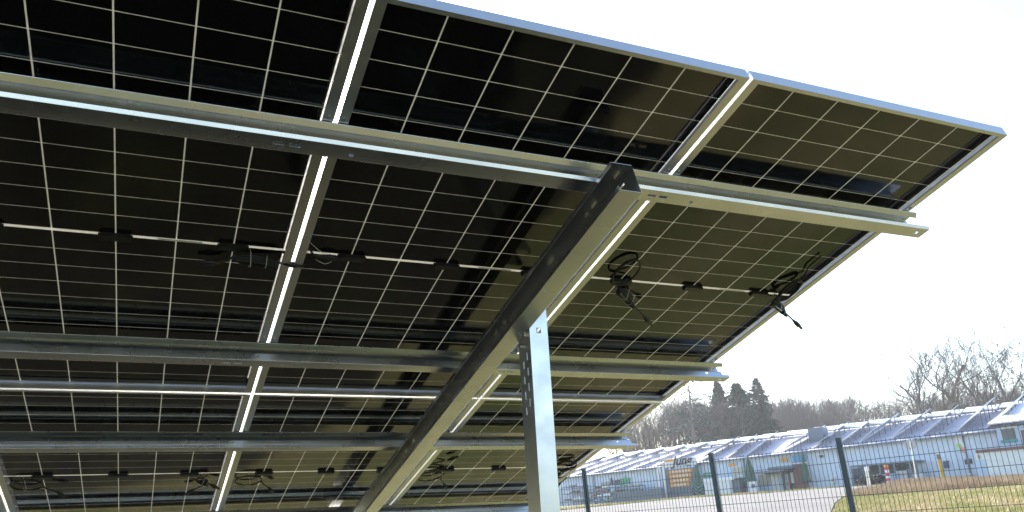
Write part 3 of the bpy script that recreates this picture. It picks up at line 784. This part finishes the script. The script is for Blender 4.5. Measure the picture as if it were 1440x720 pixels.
# hoses
hs = item('hose_coil', 'teal hose coils on black crates beside the orange price board', 'hose', 982, 690, 2.6)
hr = hs.location.copy()
mb = MB()
for k in range(3):
    a0 = bp(fac(976, 690, 2.6)[0], -2.7, 1.75-k*.42)-hr; a2 = bp(fac(990, 690, 2.6)[0], -2.7, 1.45-k*.42)-hr; a1 = (a0+a2)/2 + Vector((0, 0, -.45))
    mb.tube(bez([a0, a1, a2], 8), .06, 6)
mb.build('hose', M_teal, hs); mb = MB(); q0, q1, _, _ = frect(975, 991, 690, 700, 2.4); bbox(mb, q0, q1, -2.6, -1.4, 0, 1.2, 0, hr); fix(mb.build('crate', M_dark, hs))
# price board tower
o, part, rf_ = fthing('price_board', 'tall grey board with dark Jung lettering over four orange text rows', 'board', (935, 978, 645, 686), 1.0, .5, M_grey)
part('lower_wall', (936, 976, 686, 702), 1.05, .4, M_grey, True)
part('white_strip', (934.5, 979, 645.5, 655.5), 1.06, .06, M_white); part('subtitle_strip', (939.5, 977, 656, 658.8), 1.06, .06, M_wall2)
part('small_sign', (935, 947, 646, 649.5), 1.09, .05, M_orange)
for k in range(4):
    y0 = 660 + k*6.4; x0 = 940.5 + k*.7; x1 = 973.5 - k*1.4
    r_ = part('orange_row', (x0, x1, y0, y0+5.0), 1.08, .08, M_orange)
    s0, s1, a, b = frect(x0+3.5, x1-3.5, y0+1.2, y0+3.8, 1.1)
    n_ = 7 if k < 2 else 6
    mb = MB()
    for j in range(n_):
        c0 = s0 + (s1-s0)*(j+.12)/n_; c1 = s0 + (s1-s0)*(j+.88)/n_; bbox(mb, c0, c1, -1.12, -1.09, a, b, 0, rf_)
    ro_ = local(fix(mb.build('worn_lettering', mat('faded_white', (.75, .62, .5), .6) if k == 0 else bpy.data.materials['faded_white'], o)))
sL, hL = fac(945.5, 655.0, 1.15)
letters('Jung', 'lettering', M_black, o, rf_, sL, hL, 1.55, 1.12, .35, .02)
# downpipes at the board
for x, lab in ((927, 'left'), (934, 'right')):
    o, part, rf_ = fthing('support', 'pale blue steel support just left of the grey price board, %s one of two' % lab, 'support', (x-1.2, x+1.4, 652 if x > 930 else 656, 703), 1.4, .2, M_white, ground=True)
    part('foot', (x-2, x+2, 701.5, 703), 1.6, .5, M_grey, True)
# sign Jungle + shelves, left part
o, part, rf_ = fthing('wall_sign', 'lettering sign in black and green on the pale blue wall above the pipe shelves', 'sign', (845, 858, 678, 683), .12, .05, M_beige)
sL, hL = fac(857, 682.5, .2); letters('Jun', 'lettering', M_black, o, rf_, sL, hL, 1.35, .14, .2, .02)
sL, hL = fac(871.5, 680.5, .2); letters('gle', 'green_lettering', M_green, o, rf_, sL, hL, 1.5, .14, .2, .02)
def shelf(rect, off, label, rows, seed):
    s0, s1, a, b = frect(*rect, off); o = empty('pipe_shelf', bp((s0+s1)/2, -off, 0)); rf_ = o.location.copy(); rnd = random.Random(seed)
    tag(o, label, 'shelf', 'pipe shelves before the shed'); top = b
    for s_ in (s0, (s0+s1)/2, s1):
        mb = MB(); bbox(mb, s_-.05, s_+.05, -off, -off+.1, 0, top, 0, rf_); fix(mb.build('upright', M_gut, o))
    for k in range(rows):
        h = top*(k+1)/rows
        mb = MB(); bbox(mb, s0, s1, -off, -off+1.2, h-.1, h, 0, rf_); fix(mb.build('board', M_gut, o))
        x = s0+.1
        while x < s1-.5:
            wd = rnd.uniform(.4, 1.2); hh_ = rnd.uniform(.15, top/rows*.6)
            mb = MB(); bbox(mb, x, min(x+wd, s1), -off+.05, -off+1.0, h, h+hh_ if k < rows-1 else h+.2, 0, rf_)
            fix(mb.build('stored_goods', rnd.choice([M_white, M_wall2, M_brown, M_dark, M_teal if rnd.random() < .4 else M_gut, M_beige]), o)); x += wd+rnd.uniform(.1, .5)
shelf((790, 822, 684, 709), 2.0, 'cluttered shelf with white sheets left of the leftmost visible fence post', 3, 4)
shelf((828, 865, 686, 708), 2.2, 'cluttered shelf of mixed goods right of the leftmost visible fence post', 4, 5)
shelf((866, 900, 684, 706), 2.0, 'shelf of white pipes standing on the dark low wall', 3, 6)
o, part, rf_ = fthing('low_wall', 'dark grey-blue board wall left of the supports', 'wall', (862, 932, 689, 704), 2.4, .3, M_grey, ground=True)
for k in range(6): part('board_cap', (863+k*11.5, 873+k*11.5, 688.3-k*.65, 689.2-k*.65), 2.45, .4, M_gut)

# --- things standing on the verge in front
def gpt(px, py, depth):
    p = at(px, py, depth); return Vector((p.x, p.y, gz(p.x, p.y)))
def on_ground(px, depth):
    d = ray(px, 690); p = CAMP + d*depth; return Vector((p.x, p.y, gz(p.x, p.y)))
def top_h(px, py, depth):
    p = at(px, py, depth); return p.z - gz(p.x, p.y)
# round sign on a pole (seen from behind)
g0 = on_ground(1292, 50); h_ = top_h(1290, 617, 50)
o = empty('road_sign', g0); tag(o, 'round grey road sign seen from behind on a thin pole', 'road sign')
MB().tube([(0, 0, 0), (0, 0, h_)], .035, 8).build('pole', M_galv, o)
vd = Vector((g0.x-CAMX, g0.y-CAMY, 0)).normalized()
mb = MB().tube([Vector((0, 0, h_-.32)) + vd*.02, Vector((0, 0, h_-.32)) + vd*.04], .36, 24); mb.build('disc', mat('sign_back', (.42, .43, .45), .5), o)
mb = MB().box(-.04, .04, -.04, .04, h_-.5, h_-.12); mb.build('clamp', M_galv, o)
# thin second pole
for (px, dpt, pyt, lab) in ((1225, 45, 655, 'thin grey post in the dry grass left of the red and white barrier'), (1222, 52, 656, 'thin grey post just behind the other one in the dry grass')):
    g0 = on_ground(px, dpt); h_ = top_h(px, pyt, dpt); o = empty('grass_post', g0); tag(o, lab, 'post')
    MB().tube([(0, 0, 0), (0, 0, h_)], .04, 8).build('pole', M_galv, o); MB().box(-.09, .09, -.03, .03, h_-.28, h_).build('plate', M_pvw, o)
# red-white barrier post
g0 = on_ground(1252, 62); h_ = top_h(1252, 653, 62)
o = empty('barrier_post', g0); tag(o, 'red and white striped barrier post with orange lamp on a black foot', 'barrier post')
mb = MB()
for k in range(6): mb.box(-.16, .16, -.04, .04, .1+k*(h_-.3)/6, .1+(k+1)*(h_-.3)/6, k % 2)
mb.build('striped_board', [M_white, M_red], o, rot=(0, 0, R(-50)))
mb = MB().tube([(0, 0, h_-.2), (0, 0, h_)], .15, 10); mb.build('lamp', M_orange, o); MB().box(-.5, .5, -.3, .3, 0, .1).build('foot', M_dark, o, bevel=.02)
# leaning yellow pole
d0 = 48; a = at(1330, 684, d0); b = at(1319, 639, d0); g0 = Vector((a.x, a.y, gz(a.x, a.y)))
o = empty('yellow_pole', g0); tag(o, 'leaning weathered yellow pole in the dry grass', 'pole')
tp = b - g0; MB().tube([(0, 0, -.1), tp*.55, tp], [.12, .11, .10], 10).build('shaft', M_yellow, o); MB().tube([tp*.86, tp*1.02], .13, 10).build('cap', M_gut, o)

# ------------------------------------------------------------------ road, verge, grass
road_px = [(700, 760), (1150, 760), (1168, 722), (1174, 708), (1186, 699), (1205, 694), (1238, 689), (1262, 683), (1262, 680), (1180, 685), (1079, 694), (965, 701), (840, 713), (700, 727)]
def px_world(px, py):
    p = ground_at(px, py); 
    q = Vector((p.x-E0.x, p.y-E0.y, 0)).dot(bback)
    if q > -1.2 or (p-CAMP).length > 300:      # stop short of the building
        d = ray(px, py); o_ = Vector((E0.x, E0.y, 0)) - bback*1.2
        t = (o_-CAMP).dot(bback)/d.dot(bback); p = CAMP + d*t
    return Vector((p.x, p.y, 0))
road_pts = [px_world(*q) for q in road_px]
road = poly_sheet('road', road_pts, .03, M_road, 2.0)
# grass island polygon
isl_px = [(1176, 722), (1182, 708), (1195, 700), (1212, 696), (1245, 691), (1270, 684), (1440, 678), (1500, 676), (1500, 740), (1170, 740)]
isl = [px_world(*q) for q in isl_px]
def inside(x, y, poly):
    c = False; n = len(poly)
    for i in range(n):
        a, b = poly[i], poly[(i+1) % n]
        if (a.y > y) != (b.y > y) and x < (b.x-a.x)*(y-a.y)/(b.y-a.y)+a.x: c = not c
    return c
def grass(name, poly, n, hmin, hmax, wid, m, seed, cl=.0, dens=None):
    rnd = random.Random(seed); xs = [p.x for p in poly]; ys = [p.y for p in poly]; mb = MB(); k = 0; tries = 0
    while k < n and tries < n*30:
        tries += 1; x = rnd.uniform(min(xs), max(xs)); y = rnd.uniform(min(ys), max(ys))
        if not inside(x, y, poly): continue
        if dens and rnd.random() > dens(x, y): continue
        k += 1; z = gz(x, y); 
        for _ in range(3):
            a = rnd.uniform(0, 6.28); h = rnd.uniform(hmin, hmax); lx, ly = rnd.gauss(0, .3)*h, rnd.gauss(0, .3)*h; dx, dy = math.cos(a)*wid, math.sin(a)*wid
            ox, oy = rnd.gauss(0, .08), rnd.gauss(0, .08)
            mb.tri((x+ox-dx, y+oy-dy, z), (x+ox+dx, y+oy+dy, z), (x+ox+lx, y+oy+ly, z+h))
    return tag(mb.build(name, m), kind='stuff')
M_gy = mat('young_grass', (.44, .42, .13), .7, noise=(.6, (.62, .50, .27), (.42, .58)))
M_gd = mat('dry_grass', (.36, .25, .15), .85, noise=(.5, (.50, .38, .24), (.4, .6)))
def depth_of(x, y): return (Vector((x, y, EYE)) - CAMP).dot(RC.col[1])
gr1 = grass('grass', isl, 16000, .06, .22, .025, M_gy, 3, dens=lambda x, y: 1 if depth_of(x, y) < 45 else .25); tag(gr1, 'short yellow-green grass behind the mesh fence', 'grass')
gr2 = grass('dry_grass', isl, 14000, .25, .6, .02, M_gd, 4, dens=lambda x, y: 0 if depth_of(x, y) < 38 else (.15 if depth_of(x, y) < 46 else 1)); tag(gr2, 'tall reddish dry grass in front of the pale blue shed', 'dry grass')
vg = [px_world(700, 727), px_world(840, 713), px_world(965, 701), px_world(1079, 694), px_world(1180, 685), px_world(1240, 680)]
verge = vg + [v + bback*1.1 for v in reversed(vg)]
gr3 = grass('verge_grass', verge, 5000, .08, .25, .03, M_gy, 5); tag(gr3, 'thin strip of yellow grass along the foot of the shed', 'grass')

# ------------------------------------------------------------------ trees
M_bark = mat('bare_bark', (.11, .095, .085), .9, noise=(4, (.16, .14, .125)))
M_twig = mat('bare_twigs', (.12, .10, .09), .9)
M_con = mat('spruce_needles', (.018, .042, .026), .85, noise=(1.2, (.035, .065, .038), (.35, .65)))
M_con2 = mat('fir_needles', (.03, .06, .05), .85, noise=(1.2, (.05, .08, .06), (.35, .65)))
def bare_tree(seed, H, spread, trunks=1, low=.25, dens=1.0, twig_r=.022, curve=.25):
    rnd = random.Random(seed); T_ = MB(); C_ = MB()
    def branch(p, d, ln, r, lvl):
        n = 5 if lvl < 2 else 3; pts = [p.copy()]; rr = [r]; q = p.copy(); dd = d.copy()
        for k in range(n):
            dd = (dd + Vector((rnd.gauss(0, curve*.45), rnd.gauss(0, curve*.45), rnd.gauss(0, curve*.2) + .10*curve*(1 if lvl else .3)))).normalized()
            q = q + dd*ln/n; pts.append(q.copy()); rr.append(max(r*(1-(k+1)/n*.72), twig_r*.6))
        (T_ if lvl < 2 else C_).tube(pts, rr, 6 if lvl < 1 else (4 if lvl < 2 else 3), cap=False)
        if lvl >= 4: return
        m = int(([9, 6, 5, 4][lvl])*dens)
        for k in range(m):
            t = (low if lvl == 0 else .25) + (1-(low if lvl == 0 else .25))*(k+rnd.random())/m
            f = t*n; i = min(int(f), n-1); c = pts[i].lerp(pts[i+1], f-i)
            base_d = (pts[i+1]-pts[i]).normalized(); side = base_d.orthogonal().normalized()
            side = Matrix.Rotation(rnd.uniform(0, 6.28), 3, base_d) @ side
            an = rnd.uniform(.35, .85)*spread
            nd = (base_d*math.cos(an) + side*math.sin(an) + Vector((0, 0, .15))).normalized()
            branch(c, nd, ln*rnd.uniform(.38, .6)*(1.15-t*.5 if lvl == 0 else 1), max(rr[i]*rnd.uniform(.42, .62), twig_r), lvl+1)
    for k in range(trunks):
        a = rnd.uniform(0, 6.28); off = Vector((math.cos(a), math.sin(a), 0))*(.5*k)
        branch(off, (Vector((0, 0, 1)) + Vector((math.cos(a), math.sin(a), 0))*(.16*k)).normalized(), H*.86*rnd.uniform(.85, 1) if k else H*.9, H*.017*(1 if k == 0 else .8), 0)
    return T_.mesh('trunk'), C_.mesh('crown')
def conifer(seed, H, Rb, n, top_pow=1.0, gap=0.0, needle=.32):
    rnd = random.Random(seed); T_ = MB(); C_ = MB()
    T_.tube([(0, 0, -.3), (0, 0, H*.5), (0, 0, H*.97)], [H*.016, H*.010, .03], 7)
    for k in range(n):
        t = (k+rnd.random())/n; z = H*(.06 + .94*t); a0 = rnd.uniform(0, 3)
        rad = Rb*(1-t)**top_pow*rnd.uniform(.6, 1.12)*(1+.28*math.sin(a0*1.0+t*23)+.0) + .12
        a = rnd.uniform(0, 6.28); dr = Vector((math.cos(a), math.sin(a), 0)); droop = rnd.uniform(-.42, -.05) if t < .8 else rnd.uniform(-.1, .5)
        if gap and rnd.random() < gap: continue
        m = max(3, int(rad/(needle*.55)))
        sd = Vector((-dr.y, dr.x, 0))
        T_.tube([(0, 0, z), tuple(dr*rad*.9 + Vector((0, 0, z+droop*rad*.9)))], [.05, .015], 3, cap=False)
        for j in range(m):
            f = (j+.6)/m; 
            if f < .25: continue
            c = dr*rad*f + Vector((0, 0, z + droop*rad*f))
            for _ in range(3):
                cc = c + sd*rnd.gauss(0, .22*rad*(1.1-f)+.08) + Vector((0, 0, rnd.gauss(0, .10)))
                u_ = (dr*rnd.uniform(.3, 1) + sd*rnd.uniform(-.9, .9) + Vector((0, 0, rnd.uniform(-.6, .15)))).normalized()*needle*rnd.uniform(.6, 1.3)
                w_ = u_.cross(Vector((rnd.gauss(0, 1), rnd.gauss(0, 1), rnd.gauss(0, 1)))).normalized()*needle*.28
                C_.tri(cc-w_, cc+w_, cc+u_)
    return T_.mesh('trunk'), C_.mesh('crown')
TOPS = {}
def place(proto, mats, px, pyt, depth, H0, rz, name, label, cat, group, wscale=1.0):
    p = at(px, pyt, depth); z = gz(p.x, p.y) - .2; top = p.z
    key = proto[1].name
    if key not in TOPS: TOPS[key] = sorted(v.co.z for v in proto[1].vertices)[int(len(proto[1].vertices)*.94)]
    H = top - z; sc = H/TOPS[key]
    o = empty(name, (p.x, p.y, z), (0, 0, rz)); o.scale = (sc*wscale, sc*wscale, sc)
    for nm, me, m in (('trunk', proto[0], mats[0]), ('crown', proto[1], mats[1])):
        if not me.materials: me.materials.append(m)
        c = bpy.data.objects.new(nm, me); COL.objects.link(c); c.parent = o
    tag(o, label, cat, group); return o
BT = [bare_tree(11, 20, 1.0, 3, .18, 1.0, .020, .35), bare_tree(12, 20, .75, 1, .35, .85, .020, .25), bare_tree(13, 20, .55, 2, .4, .85, .020, .2), bare_tree(14, 20, 1.1, 1, .2, .95, .020, .4)]
WT = [bare_tree(21, 16, .7, 1, .45, .9, .022, .2), bare_tree(22, 16, .55, 1, .5, .9, .022, .16), bare_tree(23, 16, .85, 1, .4, .9, .022, .22)]
for k, (pt, px, pyt, dp, ws, lab) in enumerate([
    (0, 1300, 492, 118, 1.5, 'large bare tree with wide crown standing behind the shed roof, tallest left of centre'),
    (2, 1272, 503, 122, 1.1, 'bare tree with bent lower limbs at the left side of the large crown'),
    (3, 1246, 546, 125, 1.2, 'low spreading bare tree with a long limb reaching left over the roof'),
    (1, 1326, 510, 126, .8, 'slender bare tree between the large crown and the twin stems'),
    (2, 1353, 500, 115, .8, 'upright bare tree with narrow crown right of the large one'),
    (2, 1360, 506, 119, .6, 'thin bare tree close behind the upright narrow one'),
    (1, 1392, 476, 112, 1.0, 'tallest bare tree near the right edge with few open limbs'),
    (2, 1402, 492, 116, .8, 'bare tree with forked stems right beside the tallest one'),
    (3, 1430, 505, 120, .9, 'bare tree cut by the right edge of the photo'),
    (3, 1228, 558, 132, 1.0, 'small bare tree with round crown left of the spreading ones'),
    ]):
    place(BT[pt], (M_bark, M_twig), px, pyt, dp, 20, k*1.7+.4, 'bare_tree', lab, 'tree', 'bare trees behind the shed', ws)
rnd = random.Random(77)
for k in range(50):
    px = 1082 + (k*37 % 50)/50*108; pyt = 568 + 5*math.sin(px*.09) + rnd.uniform(-3, 5)
    place(WT[k % 3], (M_bark, M_twig), px, pyt, 165 + (k*13 % 30), 16, rnd.uniform(0, 6), 'woodland_tree', 'slim bare tree in the even row of woodland behind the middle of the shed', 'tree', 'row of woodland behind the middle of the shed', .9)
for k in range(44):
    px = 1205 + (k*29 % 44)/44*260; pyt = 572 - (px-1205)*.10 + rnd.uniform(-6, 8)
    place(WT[k % 3], (M_bark, M_twig), px, pyt, 150 + (k*11 % 35), 16, rnd.uniform(0, 6), 'woodland_tree', 'low bare tree in the wood behind the right half of the shed', 'tree', 'wood behind the right half of the shed', 1.1)
for k in range(46):
    px = 870 + (k*17 % 46)/46*150; pyt = 604 - min(1, (px-870)/75)*38 + rnd.uniform(-4, 8)
    place(WT[k % 3], (M_bark, M_twig), px, pyt, 128 + (k*11 % 35), 16, rnd.uniform(0, 6), 'woodland_tree', 'bare tree in the grey thicket behind the left end of the shed', 'tree', 'grey thicket behind the left end of the shed', 1.15)
CT = [conifer(31, 16, 3.6, 900, .75, 0, .42), conifer(32, 16, 4.6, 1000, .70, 0, .42), conifer(33, 16, 4.2, 760, .8, .05, .42), conifer(34, 20, 6.5, 110, .7, .25, .42)]
place(CT[0], (M_bark, M_con), 1011, 561, 135, 16, .3, 'conifer', 'narrow dark conifer, leftmost of the three dense ones', 'tree', 'dark conifers behind the shed', .95)
place(CT[1], (M_bark, M_con), 1038, 564, 130, 16, 1.3, 'conifer', 'broad dark conifer in the middle of the three dense ones', 'tree', 'dark conifers behind the shed', 1.15)
place(CT[2], (M_bark, M_con2), 1066, 559, 134, 16, 2.3, 'conifer', 'slightly lighter conifer, rightmost of the three dense ones', 'tree', 'dark conifers behind the shed', .95)
place(CT[3], (M_bark, M_con2), 968, 542, 122, 20, .9, 'conifer', 'tall open conifer with ragged top beside the panel edge', 'tree', 'dark conifers behind the shed', .9)

# ------------------------------------------------------------------ air
hm = bpy.data.materials.new('pale_air'); hm.use_nodes = True
hn = hm.node_tree.nodes
for x in list(hn): hn.remove(x)
ho = hn.new('ShaderNodeOutputMaterial'); pv = hn.new('ShaderNodeVolumePrincipled')
pv.inputs['Color'].default_value = (.93, .95, 1, 1); pv.inputs['Density'].default_value = .00045; pv.inputs['Anisotropy'].default_value = .3
hm.node_tree.links.new(pv.outputs[0], ho.inputs['Volume'])
hz = MB().box(-2600, 2600, -2600, 2600, -3.0, 36).build('haze', hm); tag(hz, 'thin pale air over the site and the woodland', 'haze', kind='stuff')
